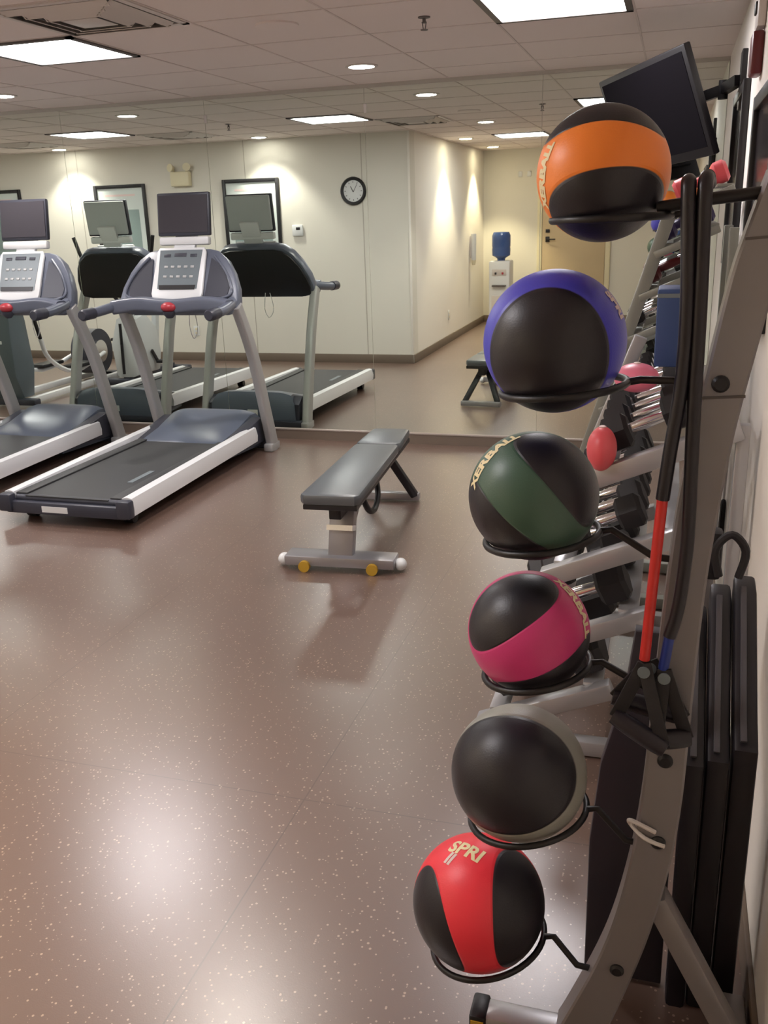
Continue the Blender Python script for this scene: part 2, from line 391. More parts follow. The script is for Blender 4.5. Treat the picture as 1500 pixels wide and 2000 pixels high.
def sprinkler(x, y, label):
    t = thing('sprinkler_head', label, 'sprinkler', (x, y, CEIL), group='fire sprinkler heads in the ceiling')
    MB().lathe([(0.028, 0), (0.028, -0.004), (0.012, -0.006), (0, -0.006)]).build('escutcheon', 'trimd', t)
    MB().cyl((0, 0, -0.004), (0, 0, -0.026), 0.008).bar((0.010, 0, -0.02), (0.004, 0, -0.052), 0.004, 0.004).bar((-0.010, 0, -0.02), (-0.004, 0, -0.052), 0.004, 0.004).build('body', 'trimd', t)
    MB().lathe([(0, -0.055), (0.016, -0.055), (0.018, -0.052), (0, -0.051)], n=16).build('deflector', 'trimd', t)
sprinkler(-1.15, 4.50, 'small dark sprinkler head left of the light panel at top')
sprinkler(-4.05, 4.55, 'small dark sprinkler head above the two treadmills')

# ------------------------------------------------------------------ things on the back walls (seen in the mirror)
def poster(x, label, wd=0.70, z0=1.08, z1=2.08):
    t = thing('framed_poster', label, 'poster', (x, CW, z0), group='black framed posters on the back wall')
    h = z1-z0; f = MB()
    for a in (-1, 1): f.box((a*(wd/2-0.02), 0.014, h/2), (0.04, 0.028, h), bev=0.004)
    for z in (0.02, h-0.02): f.box((0, 0.014, z), (wd-0.08, 0.026, 0.04), bev=0.004)
    f.build('frame', 'black', t); MB().box((0, 0.008, h/2), (wd-0.06, 0.008, h-0.06)).build('poster_sheet', 'poster', t)
    MB().box((0, 0.0128, h*0.44), (wd*0.68, 0.001, h*0.55)).build('picture_panel', 'poster_g', t)
    MB().box((0, 0.0128, h*0.88), (wd*0.58, 0.001, 0.022)).build('heading_bar', 'print_w', t)
    for k in range(4): MB().box((0, 0.0128, h*0.12-0.022*k+0.04), (wd*0.5, 0.001, 0.008)).build('text_line', 'poster_g', t)
poster(-6.40, 'black framed poster with grey picture, seen in the mirror between the treadmill screens')
poster(-4.69, 'black framed poster with grey picture, seen in the mirror left of the clock')
poster(-8.15, 'framed poster seen in the mirror above the left treadmill screen')
t = thing('wall_clock', 'round black rimmed clock with white face on the back wall, seen in mirror', 'clock', (-3.45, CW, 1.90))
MB().lathe([(0.148, 0), (0.150, 0.02), (0.138, 0.034), (0.118, 0.030), (0.112, 0.014), (0, 0.014)], axis=(0, 1, 0), n=48).build('rim', 'black', t)
MB().lathe([(0, 0.015), (0.113, 0.015), (0.113, 0.017), (0, 0.017)], axis=(0, 1, 0), n=48).build('dial', 'white', t)
tk = MB()
for k in range(12):
    a = k*PI/6; tk.bar((0.086*math.sin(a), 0.0182, 0.086*math.cos(a)), (0.102*math.sin(a), 0.0182, 0.102*math.cos(a)), 0.006, 0.002, up=(0, 1, 0))
tk.build('hour_marks', 'black', t)
MB().bar((0, 0.020, -0.01), (-0.03, 0.020, 0.05), 0.007, 0.002, up=(0, 1, 0)).build('hour_hand', 'black', t)
MB().bar((0, 0.022, -0.012), (0.045, 0.022, 0.068), 0.005, 0.002, up=(0, 1, 0)).build('minute_hand', 'black', t)
t = thing('thermostat', 'small white thermostat with dark display beside the poster, seen in mirror', 'thermostat', (-4.14, CW, 1.50))
MB().box((0, 0.012, 0), (0.13, 0.024, 0.12), bev=0.008).build('housing', 'white', t)
MB().box((0.01, 0.0245, 0.02), (0.05, 0.002, 0.03)).build('display', 'black', t)
t = thing('emergency_light', 'cream emergency light with two lamp heads high on the back wall', 'emergency light', (-5.55, CW, 2.13))
MB().box((0, 0.04, -0.02), (0.24, 0.08, 0.16), bev=0.012).build('battery_case', 'cream', t)
for s in (-1, 1):
    MB().lathe([(0.02, 0), (0.045, 0.05), (0.045, 0.06), (0, 0.062)], o=(s*0.09, 0.03, 0.10), axis=(s*0.3, 0.9, 0.1), n=20).cyl((s*0.08, 0.04, 0.05), (s*0.09, 0.04, 0.09), 0.012).build('lamp_head', 'cream', t)
for (x, z, nm) in ((-5.55, 0.36, 'white wall outlet low on the back wall beside the treadmill reflection'),):
    t = thing('wall_outlet', nm, 'outlet', (x, CW, z)); MB().box((0, 0.004, 0), (0.075, 0.008, 0.118), bev=0.003).build('plate', 'white', t)
    for s in (-1, 1): MB().box((0, 0.0085, s*0.025), (0.032, 0.003, 0.028), bev=0.004).build('socket', 'cream', t)
t = thing('wall_outlet', 'white wall outlet low on the corridor wall', 'outlet', (XC, 1.0, 0.36))
MB().box((0.004, 0, 0), (0.008, 0.075, 0.118), bev=0.003).build('plate', 'white', t)
for s in (-1, 1): MB().box((0.0085, 0, s*0.025), (0.003, 0.032, 0.028), bev=0.004).build('socket', 'cream', t)
# corridor end: door, lettering, water cooler
struct(MB().box((-1.45, FAR+0.012, 1.04), (0.92, 0.024, 2.08), bev=0.004).build('door_1', 'door'))
g = MB()
for s in (-1, 1): g.box((-1.45+s*0.50, FAR+0.016, 1.05), (0.07, 0.032, 2.12), bev=0.004)
g.box((-1.45, FAR+0.016, 2.12), (1.07, 0.032, 0.07), bev=0.004); struct(g.build('trim_6', 'cream'))
t = thing('door_lever', 'dark lever handle with keypad on the corridor end door, seen in mirror', 'door handle', (-1.83, FAR+0.024, 1.24))
MB().box((0, 0.008, 0.09), (0.06, 0.016, 0.05), bev=0.005).box((0, 0.008, -0.03), (0.06, 0.016, 0.08), bev=0.005).build('lock_plate', 'black', t)
MB().tube([(0, 0.01, -0.03), (0, 0.05, -0.03), (0.03, 0.055, -0.03), (0.12, 0.055, -0.03)], 0.009, n=10).build('lever', 'black', t)
t = thing('wall_sign', 'row of small pale raised blocks on the corridor end wall', 'sign', (-2.25, FAR, 2.14))
for k in range(4): MB().box((0.13*k, 0.006, 0), (0.055, 0.012, 0.075), bev=0.004).build('sign_block', 'white', t)
t = thing('water_cooler', 'white water cooler with blue bottle at the end of the corridor, seen in mirror', 'water cooler', (-2.38, -0.55, 0))
MB().box((0, 0, 0.48), (0.30, 0.32, 0.96), bev=0.02).build('cabinet', 'white', t)
MB().lathe([(0.05, 0.94), (0.06, 0.99), (0.128, 1.03), (0.132, 1.12), (0.126, 1.14), (0.132, 1.16), (0.132, 1.30), (0.11, 1.35), (0, 1.355)]).build('bottle', 'bottle', t)
MB().box((0, 0.155, 0.80), (0.20, 0.02, 0.09), bev=0.006).build('tap_panel', 'trimw', t)
for s in (-1, 1): MB().box((s*0.05, 0.175, 0.79), (0.025, 0.03, 0.03), bev=0.005).build('tap', 'black' if s < 0 else 'red', t)
MB().box((0, 0.18, 0.62), (0.20, 0.06, 0.02), bev=0.005).build('drip_tray', 'trimd', t)
MB().box((0, 0.161, 0.30), (0.22, 0.006, 0.36), bev=0.004).build('lower_door', 'trimw', t)
t = thing('cup_dispenser', 'white cup dispenser tube on the corridor wall beside the water cooler', 'cup dispenser', (XC, -0.40, 0.98))
MB().cyl((0.05, 0, 0), (0.05, 0, 0.36), 0.035, 0.040).build('tube', 'white', t)
MB().box((0.01, 0, 0.18), (0.02, 0.06, 0.30), bev=0.004).build('bracket', 'trimw', t)
MB().lathe([(0.022, -0.07), (0.034, 0.0), (0.030, 0.0), (0.018, -0.068)], o=(0.05, 0, 0)).build('paper_cup', 'cream', t)

# ------------------------------------------------------------------ right wall: pictures, alarm, television
def wall_picture(y0, y1, z0, z1, label):
    t = thing('framed_picture', label, 'picture', (RW, (y0+y1)/2, z0), group='black framed pictures on the right wall')
    wd, h = y1-y0, z1-z0; f = MB()
    for a in (-1, 1): f.box((-0.015, a*(wd/2-0.022), h/2), (0.03, 0.044, h), bev=0.004)
    for z in (0.022, h-0.022): f.box((-0.015, 0, z), (0.028, wd-0.088, 0.044), bev=0.004)
    f.build('frame', 'black', t); MB().box((-0.008, 0, h/2), (0.010, wd-0.08, h-0.08)).build('glazing', 'darkglass', t)
wall_picture(4.28, 5.05, 1.36, 2.12, 'black framed picture high on the right wall, nearer the television')
wall_picture(2.75, 3.58, 1.30, 1.98, 'black framed picture on the right wall, cut by the right picture edge')
t = thing('fire_alarm', 'red fire alarm with pale strobe lens on the right wall at top edge', 'fire alarm', (RW, 3.80, 2.08))
MB().box((-0.02, 0, 0.06), (0.04, 0.12, 0.14), bev=0.01).build('alarm_body', 'maroon', t)
MB().box((-0.015, 0, 0.19), (0.03, 0.12, 0.10), bev=0.01).build('strobe', 'trimw', t)
MB().box((-0.032, 0, 0.205), (0.01, 0.05, 0.04), bev=0.004).build('lens', 'black', t)
# television: pose in the world
C_ = Vector((-0.132, 4.915, 2.055))
u_ = (Vector((-0.008, 4.531, 2.304))-Vector((-0.415, 5.241, 2.255))).normalized()
v_ = (Vector((-0.415, 5.241, 2.255))-Vector((-0.257, 5.301, 1.806))).normalized()
n_ = u_.cross(v_).normalized(); v_ = n_.cross(u_)
if n_.x > 0: n_ = -n_
t = thing('wall_television', 'large black flat television tilted down on a wall arm, screen off', 'television', tuple(C_))
Rm = Matrix((u_, v_, n_)).transposed()
MB().box((0, 0, 0), (0.82, 0.48, 0.035), Rm, bev=0.008).build('bezel', 'black', t)
MB().box(n_*0.0178 + v_*0.008, (0.762, 0.412, 0.003), Rm).build('screen', 'tvscreen', t)
MB().box(-n_*0.035, (0.50, 0.30, 0.04), Rm, bev=0.012).build('rear_housing', 'black', t)
MB().box(n_*0.0185 - v_*0.222, (0.07, 0.012, 0.002), Rm).build('maker_badge', 'display', t, label='small grey badge')
bk = -n_*0.05
MB().box(bk, (0.20, 0.20, 0.02), Rm).build('mount_plate', 'black', t)
wp = Vector((RW-0.03, 4.72, 2.16))-C_; el = Vector((0.165, 4.86, 2.14))-C_
MB().bar(bk, el, 0.035, 0.045).bar(el, wp, 0.035, 0.045).cyl(el-Vector((0, 0, 0.04)), el+Vector((0, 0, 0.04)), 0.022).build('wall_arm', 'black', t)
MB().box(wp+Vector((0.018, 0, 0)), (0.024, 0.12, 0.24), bev=0.004).build('wall_bracket', 'black', t)

# ------------------------------------------------------------------ treadmills
def make_treadmill(label):
    # local frame: x across, y towards the mirror, rear edge of the deck at y = 0
    t = thing('treadmill', label, 'treadmill', (-3.245, 4.22, 0), group='treadmills facing the mirror')
    for s in (-1, 1):
        pr = [(-0.038, -0.055), (0.038, -0.055), (0.042, -0.01), (0.030, 0.045), (0.0, 0.052), (-0.030, 0.045), (-0.042, -0.01)]
        MB().sweep([(s*0.392, 0.05, 0.135), (s*0.392, 1.72, 0.165)], pr).build('side_rail', 'rail', t)
        MB().box((s*0.392, 0.022, 0.125), (0.088, 0.062, 0.105), bev=0.014).build('rail_end_cap', 'slate_d', t)
        # leaning upright
        MB().sweep(catmull([(s*0.455, 1.93, 0.0), (s*0.452, 1.86, 0.25), (s*0.448, 1.70, 0.75), (s*0.438, 1.53, 1.09)], 6),
                   lambda q: rrect(0.062, 0.105-0.02*q, 0.018), up=(0, 1, 0.2)).build('upright', 'post', t)
        MB().box((s*0.452, 1.915, 0.03), (0.072, 0.15, 0.06), bev=0.012).build('foot_cap', 'post', t)
        MB().cyl((s*0.30, 0.16, 0.03), (s*0.36, 0.16, 0.03), 0.03).build('rear_foot', 'black', t)
        # handrail arm with a dark grip
        rf = lambda q: 0.036-0.004*q
        MB().tube([(s*0.40, 1.56, 1.12), (s*0.435, 1.42, 1.10), (s*0.455, 1.28, 1.085), (s*0.46, 1.18, 1.08)], rf, smooth=5, up=(0, 0, 1), n=16).build('handrail', 'slate', t)
        MB().tube([(s*0.46, 1.20, 1.08), (s*0.462, 1.13, 1.078), (s*0.462, 1.09, 1.077), (s*0.462, 1.075, 1.077)], lambda q: 0.038*(1 if q < 0.7 else 0.75), n=16).build('grip', 'slate_d', t)
    MB().box((0, 0.88, 0.125), (0.70, 1.66, 0.07)).build('deck', 'black', t)
    MB().box((0, 0.72, 0.163), (0.55, 1.36, 0.006)).build('running_belt', 'belt', t)
    for s in (-1, 1): MB().box((s*0.315, 0.74, 0.170), (0.075, 1.36, 0.012), bev=0.003).build('foot_platform', 'belt', t)
    MB().box((0, 0.03, 0.10), (0.80, 0.05, 0.075), bev=0.015).cyl((-0.34, 0.06, 0.145), (0.34, 0.06, 0.145), 0.022).build('rear_cover', 'slate_d', t)
    MB().box((-0.06, 0.003, 0.10), (0.17, 0.004, 0.035)).build('warning_label', 'white', t, label='white warning label')
    MB().box((0.20, 0.52, 0.1675), (0.035, 0.26, 0.002), Matrix.Rotation(0.0, 3, 'Z')).build('belt_lettering', 'display', t, label='faint grey lettering on the belt')
    # motor hood, wedge rising to the front with a crowned top
    hd = MB(); b = hd.bm; rows = []
    for (yy, zz, hw) in ((1.38, 0.165, 0.31), (1.40, 0.178, 0.31), (1.62, 0.235, 0.315), (1.86, 0.295, 0.32), (1.93, 0.295, 0.33), (1.965, 0.23, 0.37), (1.97, 0.04, 0.38)):
        row = []
        for k in range(13):
            q = -1+k/6; drop = 0.025*abs(q)**6 if zz > 0.18 else 0
            row.append(b.verts.new((q*hw, yy, max(zz-drop, 0.04))))
        rows.append(row)
    for A, B in zip(rows, rows[1:]):
        for k in range(12): b.faces.new((A[k], A[k+1], B[k+1], B[k]))
    bot = [b.verts.new((-0.31, 1.38, 0.04)), b.verts.new((0.31, 1.38, 0.04))]
    b.faces.new([bot[0]]+[r_[0] for r_ in rows]); b.faces.new([bot[1]]+[r_[-1] for r_ in rows][::1])
    b.faces.new([bot[1], bot[0]]+rows[0]); b.faces.new([bot[0], bot[1]]+rows[-1][::-1])
    hd.build('motor_hood', 'hood', t)
    for s in (-1, 1):
        MB().prism([(1.40, 0.10), (1.40, 0.175), (1.86, 0.255), (1.95, 0.20), (1.95, 0.06)], (s*0.31 if s > 0 else -0.405, 0, 0), (0, 1, 0), (0, 0, 1), (1, 0, 0), 0.095, bev=0.01).build('hood_side_panel', 'slate_d', t)
    MB().box((0, 1.972, 0.13), (0.09, 0.006, 0.05), bev=0.002).build('hood_badge', 'white', t, label='pale badge on the hood front')
    MB().box((0, 1.95, 0.04), (0.86, 0.10, 0.06), bev=0.01).build('front_base', 'slate_d', t)
    # console shell: arched profile, leaning forwards
    rightside = [(0.445, 0.0), (0.455, 0.07), (0.44, 0.16), (0.395, 0.27), (0.335, 0.36), (0.265, 0.415), (0.20, 0.43)]
    prof = [(-0.36, -0.02), (0.36, -0.02)]+rightside+[(-a, c) for a, c in rightside[::-1]]
    ay = Vector((0, 0.42, 0.90)).normalized()
    MB().prism(prof, (0, 1.50, 1.075), (1, 0, 0), ay, Vector((0, 0.90, -0.42)).normalized(), 0.085, bev=0.016).build('console_shell', 'slate', t)
    fn = Vector((1, 0, 0)).cross(ay); fn = -fn if fn.y > 0 else fn      # towards the runner
    o0 = Vector((0, 1.50, 1.075)); XX = Vector((1, 0, 0))
    MB().prism([(a*0.95, c*0.93+0.01) for a, c in prof], o0-fn*0.086, (1, 0, 0), ay, -fn, 0.02, bev=0.01).build('console_back', 'black', t, label='black rear cover of the console')
    MB().sweep(catmull([(-0.44, 1.42, 1.095), (-0.25, 1.455, 1.115), (0, 1.44, 1.10), (0.25, 1.455, 1.115), (0.44, 1.42, 1.095)], 6), rrect(0.095, 0.095, 0.026), up=(0, 0, 1)).build('front_lip', 'slate', t)
    for s in (-1, 1):
        pk = [(s*0.205, 0.085), (s*0.37, 0.085), (s*0.385, 0.15), (s*0.345, 0.245), (s*0.285, 0.32), (s*0.225, 0.36)]
        MB().prism(pk, o0+fn*0.003, (1, 0, 0), ay, fn, 0.003, bev=0.0).build('side_pocket', 'slate_d', t)
        MB().tube([o0+fn*0.008+XX*a+ay*c for a, c in ((s*0.20, 0.075), (s*0.31, 0.07), (s*0.40, 0.10), (s*0.39, 0.18), (s*0.335, 0.275), (s*0.25, 0.37))], 0.009, smooth=4, n=8).build('pocket_rim', 'slate', t)
    fr = [(-0.17, 0.045), (-0.08, 0.03), (0.08, 0.03), (0.17, 0.045), (0.195, 0.10), (0.188, 0.40), (0.17, 0.43), (-0.17, 0.43), (-0.188, 0.40), (-0.195, 0.10)]
    MB().prism(fr, o0+fn*0.002, (1, 0, 0), ay, fn, 0.024, bev=0.008).build('display_bezel', 'white', t)
    ds = [(-0.150, 0.135), (0.150, 0.135), (0.162, 0.41), (-0.162, 0.41)]
    MB().prism(ds, o0+fn*0.0255, (1, 0, 0), ay, fn, 0.003).build('display_panel', 'display', t)
    Rb = Matrix((XX, -fn, ay)).transposed()
    for (a, c, w_, h_) in ((-0.10, 0.37, 0.05, 0.02), (0.0, 0.375, 0.09, 0.025), (0.10, 0.37, 0.05, 0.02)): MB().box(o0+fn*0.030+XX*a+ay*c, (w_, 0.004, h_), Rb, bev=0.001).build('readout', 'slate_d', t)
    for r_ in range(2):
        for c_ in range(5): MB().box(o0+fn*0.030+XX*(-0.10+0.05*c_)+ay*(0.22+0.07*r_), (0.026, 0.004, 0.016), Rb, bev=0.001).build('button', 'post', t)
    MB().prism([(-0.135, 0.128), (0.135, 0.128), (0.14, 0.160), (-0.14, 0.160)], o0+fn*0.029, (1, 0, 0), ay, fn, 0.002).build('lower_key_strip', 'black', t)
    MB().ball((0, 1.398, 1.098), 0.055, (1, 0.75, 0.62)).build('stop_button', 'red', t)
    MB().lathe([(0.02, 0), (0.042, 0.025), (0.045, 0.045), (0, 0.045)], o=(0, 1.405, 1.025)).build('stop_housing', 'slate_d', t)
    # small television on top
    tz, ty = 1.69, 1.735
    R1 = Matrix.Rotation(math.radians(-7), 3, 'X')
    scr = MB().box((0, ty, tz), (0.40, 0.034, 0.285), R1, bev=0.01).build('tv_housing', 'slate_d', t)
    MB().box((0, ty-0.018, tz+0.004), (0.372, 0.004, 0.245), R1).build('tv_screen', 'screen', t)
    MB().box((0, ty+0.024, tz), (0.375, 0.03, 0.265), R1, bev=0.012).build('tv_rear_cover', 'greyc', t, label='grey rear cover of the small television')
    MB().box((0, ty-0.02, tz-0.175), (0.38, 0.05, 0.055), R1, bev=0.012).build('tv_shelf', 'white', t)
    MB().bar((0, 1.70, 1.46), (0, 1.78, 1.62), 0.16, 0.03, up=(0, 1, 0), bev=0.006).build('tv_neck', 'white', t)
    MB().tube([(0.03, 1.62, 1.06), (0.02, 1.63, 0.93), (0.05, 1.62, 0.86), (0.09, 1.61, 0.93), (0.07, 1.62, 1.06)], 0.003, smooth=5, n=6).build('safety_cord', 'white', t)
    return t
tr1 = make_treadmill('silver treadmill with slate console and small TV, nearer the bench')
tr2 = dup(tr1, (-4.545, 4.22, 0), 'silver treadmill with slate console and small TV, cut by the left picture edge')

# ------------------------------------------------------------------ cardio machines seen in the mirror
def elliptical(x, y, label):
    t = thing('elliptical_trainer', label, 'elliptical trainer', (x, y, 0))
    MB().prism([(-0.02, 0.08), (0.14, 0.08), (0.20, 0.35), (0.16, 0.80), (0.10, 1.05), (-0.06, 1.05), (-0.10, 0.70), (-0.10, 0.3)], (-0.16, 0, 0), (0, -1, 0), (0, 0, 1), (1, 0, 0), 0.32, bev=0.03).build('front_tower', 'teal', t)
    MB().box((0, 0.105, 0.62), (0.12, 0.012, 0.03), bev=0.004).build('tower_badge', 'white', t, label='white badge on the tower')
    for s in (-1, 1):
        MB().tube([(s*0.26, -0.20, 0.62), (s*0.27, -0.10, 1.0), (s*0.28, -0.16, 1.32), (s*0.24, -0.32, 1.52)], 0.018, smooth=5, n=10).build('arm', 'black', t)
        MB().tube([(s*0.26, -0.20, 0.62), (s*0.22, -0.35, 0.40), (s*0.20, -0.75, 0.22), (s*0.17, -1.35, 0.32)], 0.022, smooth=4, n=10).build('pedal_beam', 'rail', t)
        MB().box((s*0.19, -0.85, 0.27), (0.15, 0.36, 0.04), bev=0.015).build('pedal', 'black', t)
        MB().bar((s*0.18, 0.02, 0.05), (s*0.18, -1.6, 0.05), 0.06, 0.06, bev=0.01).build('base_rail', 'rail', t)
    MB().cyl((-0.10, -1.38, 0.33), (0.10, -1.38, 0.33), 0.24, n=40).build('flywheel_cover', 'slate_d', t)
    MB().cyl((-0.115, -1.38, 0.33), (0.115, -1.38, 0.33), 0.12, n=32).build('crank_hub', 'chrome', t)
    MB().box((0, 0.02, 0.05), (0.60, 0.10, 0.06), bev=0.015).box((0, -1.62, 0.05), (0.60, 0.10, 0.06), bev=0.015).build('cross_foot', 'slate_d', t)
    MB().box((0, -0.05, 1.20), (0.42, 0.10, 0.32), Matrix.Rotation(-0.25, 3, 'X'), bev=0.03).build('console', 'slate', t)
    MB().box((0, -0.108, 1.22), (0.26, 0.01, 0.20), Matrix.Rotation(-0.25, 3, 'X')).build('display', 'display', t)
    return t
elliptical(-6.02, 5.66, 'dark grey elliptical trainer seen in the mirror left of the left treadmill')
def bike(x, y, label):
    t = thing('exercise_bike', label, 'exercise bike', (x, y, 0))
    MB().prism([(0.0, 0.10), (0.50, 0.10), (0.56, 0.30), (0.50, 0.58), (0.30, 0.74), (0.10, 0.70), (-0.04, 0.45)], (-0.13, 0, 0), (0, -1, 0), (0, 0, 1), (1, 0, 0), 0.26, bev=0.05).build('flywheel_shroud', 'greyc', t)
    MB().tube([(0.02, 0.045, 0.66), (0.02, 0.055, 0.45), (0.0, 0.04, 0.14)], 0.016, n=10, smooth=4).build('cooling_slot', 'black', t)
    MB().box((0, 0.0, 0.05), (0.52, 0.10, 0.07), bev=0.02).box((0, -0.95, 0.05), (0.46, 0.10, 0.07), bev=0.02).bar((0, 0, 0.08), (0, -0.95, 0.08), 0.08, 0.07, bev=0.01).build('base', 'slate_d', t)
    MB().bar((0, -0.18, 0.66), (0, -0.08, 1.08), 0.07, 0.09, up=(0, 1, 0), bev=0.01).build('handlebar_post', 'greyc', t)
    MB().tube([(-0.24, -0.34, 1.18), (-0.22, -0.14, 1.12), (0, -0.08, 1.08), (0.22, -0.14, 1.12), (0.24, -0.34, 1.18)], 0.017, smooth=5, n=10).build('handlebar', 'black', t)
    MB().box((0, -0.08, 1.20), (0.30, 0.06, 0.20), Matrix.Rotation(-0.3, 3, 'X'), bev=0.02).build('console', 'slate_d', t)
    MB().bar((0, -0.62, 0.30), (0, -0.74, 0.88), 0.06, 0.07, up=(0, 1, 0), bev=0.01).build('seat_post', 'greyc', t)
    MB().ball((0, -0.76, 0.92), 0.14, (0.85, 1.0, 0.38)).build('saddle', 'black', t)
    for s in (-1, 1):
        MB().tube([(s*0.06, -0.14, 0.84), (s*0.14, -0.08, 0.98), (s*0.36, -0.06, 1.22), (s*0.46, -0.04, 1.52)], 0.019, n=10, smooth=4).build('push_arm', 'black', t)
        MB().bar((s*0.15, -0.30, 0.34), (s*0.15, -0.30-s*0.10, 0.34-s*0.13), 0.02, 0.03).box((s*0.20, -0.30-s*0.10, 0.34-s*0.13), (0.09, 0.10, 0.03), bev=0.006).build('pedal', 'black', t)
    return t
bike(-5.45, 4.55, 'grey exercise bike with rounded cover, seen in the mirror between the treadmills')

# ------------------------------------------------------------------ flat bench
def bench():
    rz = math.atan2(0.085, 1.12)
    t = thing('weight_bench', 'flat black padded weight bench on a silver steel frame before the mirror', 'weight bench', (-1.475, 3.96, 0), rz)
    # y = 0 at near foot, pad runs from -0.16 to 1.17
    def padmesh(y0, y1, w0, w1, z):
        b = MB(); n = 6; rows = []
        for i in range(n+1):
            q = i/n; rows.append((y0+(y1-y0)*q, w0+(w1-w0)*q))
        poly = [(w0/2-0.02, y0), (w0/2, y0+0.025), (w1/2, y1-0.02), (w1/2-0.015, y1), (-w1/2+0.015, y1), (-w1/2, y1-0.02), (-w0/2, y0+0.025), (-w0/2+0.02, y0)]
        b.prism(poly, (0, 0, z), (1, 0, 0), (0, 1, 0), (0, 0, 1), 0.052, bev=0.014); return b
    padmesh(-0.17, 0.83, 0.285, 0.255, 0.372).build('seat_pad', 'pad', t)
    padmesh(0.845, 1.22, 0.255, 0.225, 0.372).build('head_pad', 'pad', t)
    MB().prism([(0.13, -0.155), (0.113, 1.2), (-0.113, 1.2), (-0.13, -0.155)], (0, 0, 0.345), (1, 0, 0), (0, 1, 0), (0, 0, 1), 0.028, bev=0.005).build('pad_board', 'pad_side', t)
    MB().bar((0, -0.08, 0.31), (0, 1.12, 0.31), 0.06, 0.07, bev=0.006).build('spine', 'pad_side', t)
    MB().bar((0, 0.0, 0.05), (0, 0.10, 0.345), 0.125, 0.06, up=(0, 1, 0), bev=0.006).build('front_post', 'benchsteel', t)
    MB().bar((0, 0.016, 0.19), (0, 0.024, 0.215), 0.130, 0.068, up=(0, 1, 0)).build('post_collar', 'chrome', t)
    MB().box((0, -0.003, 0.05), (0.55, 0.125, 0.05), bev=0.008).build('front_foot_beam', 'benchsteel', t)
    for s in (-1, 1):
        MB().ball((s*0.295, 0, 0.035), 0.034, (0.9, 1.1, 0.9), 16, 10).build('end_cap', 'white', t)
        MB().cyl((s*0.17, -0.085, 0.028), (s*0.17, -0.055, 0.028), 0.028, n=20).build('foot_wheel', 'yellow', t)
        MB().bar((s*0.03, 1.0, 0.30), (s*0.16, 1.13, 0.02), 0.045, 0.045, up=(0, 1, 0), bev=0.006).build('rear_leg', 'pad_side', t)
    MB().box((0, 1.13, 0.03), (0.36, 0.06, 0.045), bev=0.008).build('rear_foot_beam', 'benchsteel', t)
    MB().tube([(0.03, 0.30, 0.31), (0.055, 0.34, 0.20), (0.06, 0.46, 0.155), (0.055, 0.58, 0.20), (0.03, 0.64, 0.31)], 0.016, smooth=5, n=10).build('carry_handle', 'black', t)
    MB().bar((0, 0.10, 0.10), (0, 0.42, 0.29), 0.04, 0.03, bev=0.004).build('brace', 'benchsteel', t)
bench()

# ------------------------------------------------------------------ medicine ball rack
FY = 1.47
Ledge = [(0.117, 1.692), (0.094, 1.611), (0.078, 1.547), (0.058, 1.427), (0.046, 1.345), (0.035, 1.265), (0.026, 1.181), (0.019, 1.075), (0.013, 0.954), (0.007, 0.80), (0.001, 0.66), (-0.010, 0.54), (-0.033, 0.398), (-0.064, 0.28), (-0.114, 0.142), (-0.135, 0.09)]
Redge = [(0.178, 1.70), (0.158, 1.63), (0.143, 1.56), (0.120, 1.43), (0.108, 1.358), (0.098, 1.286), (0.088, 1.185), (0.080, 1.08), (0.075, 0.95), (0.072, 0.80), (0.069, 0.67), (0.060, 0.55), (0.042, 0.43), (0.014, 0.30), (-0.030, 0.142), (-0.052, 0.09)]
rk = thing('ball_rack', 'grey steel medicine ball rack with curved upright against the right wall', 'rack', (0.0, FY, 0))
le = [(p.x, p.z) for p in catmull([(a, 0, b) for a, b in Ledge], 4)]; re = [(p.x, p.z) for p in catmull([(a, 0, b) for a, b in Redge], 4)]
ar = MB(); b = ar.bm
def strip(q0, q1, yy0, yy1):
    pass
rows = []
for (a, c), (d, e) in zip(le, re):
    rows.append([b.verts.new((a+0.004, -0.03, c)), b.verts.new((d-0.004, -0.03, e)), b.verts.new((d, -0.026, e)), b.verts.new((d, 0.03, e)), b.verts.new((a, 0.03, c)), b.verts.new((a, -0.026, c))])
for A, B in zip(rows, rows[1:]):
    for k in range(6): b.faces.new((A[k], A[(k+1) % 6], B[(k+1) % 6], B[k]))
b.faces.new(rows[0]); b.faces.new(rows[-1][::-1])
ar.build('curved_upright', 'steel', rk)
MB().bar((0.035, 0, 0.44), (0.215, 0, 0.10), 0.042, 0.045, up=(0, 1, 0), bev=0.005).build('brace', 'steel', rk)
MB().box((-0.03, 0.0, 0.055), (0.50, 0.055, 0.065), bev=0.006).build('base_beam', 'silver', rk)
MB().box((-0.292, 0.0, 0.052), (0.035, 0.066, 0.078), bev=0.006).build('beam_end_cap', 'black', rk)
MB().box((-0.292, -0.034, 0.056), (0.026, 0.003, 0.05)).build('warning_sticker', 'yellow', rk, label='yellow warning sticker')
MB().box((0.20, 0.10, 0.055), (0.06, 0.14, 0.065), bev=0.006).build('rear_beam', 'steel', rk)
for (bx, bz) in ((0.076, 1.394), (0.036, 0.743), (0.034, 0.576), (-0.024, 0.278)):
    MB().lathe([(0.013, 0), (0.013, 0.004), (0.009, 0.008), (0, 0.008)], o=(bx, -0.0295, bz), axis=(0, -1, 0), n=16).build('bolt', 'black', rk)
for z_, xa, xb in ((1.372, 0.05, 0.112), (1.60, 0.093, 0.152)):
    MB().bar((xa, -0.0305, z_), (xb, -0.0305, z_+0.004), 0.002, 0.004, up=(0, 0, 1)).build('joint_line', 'trimd', rk)
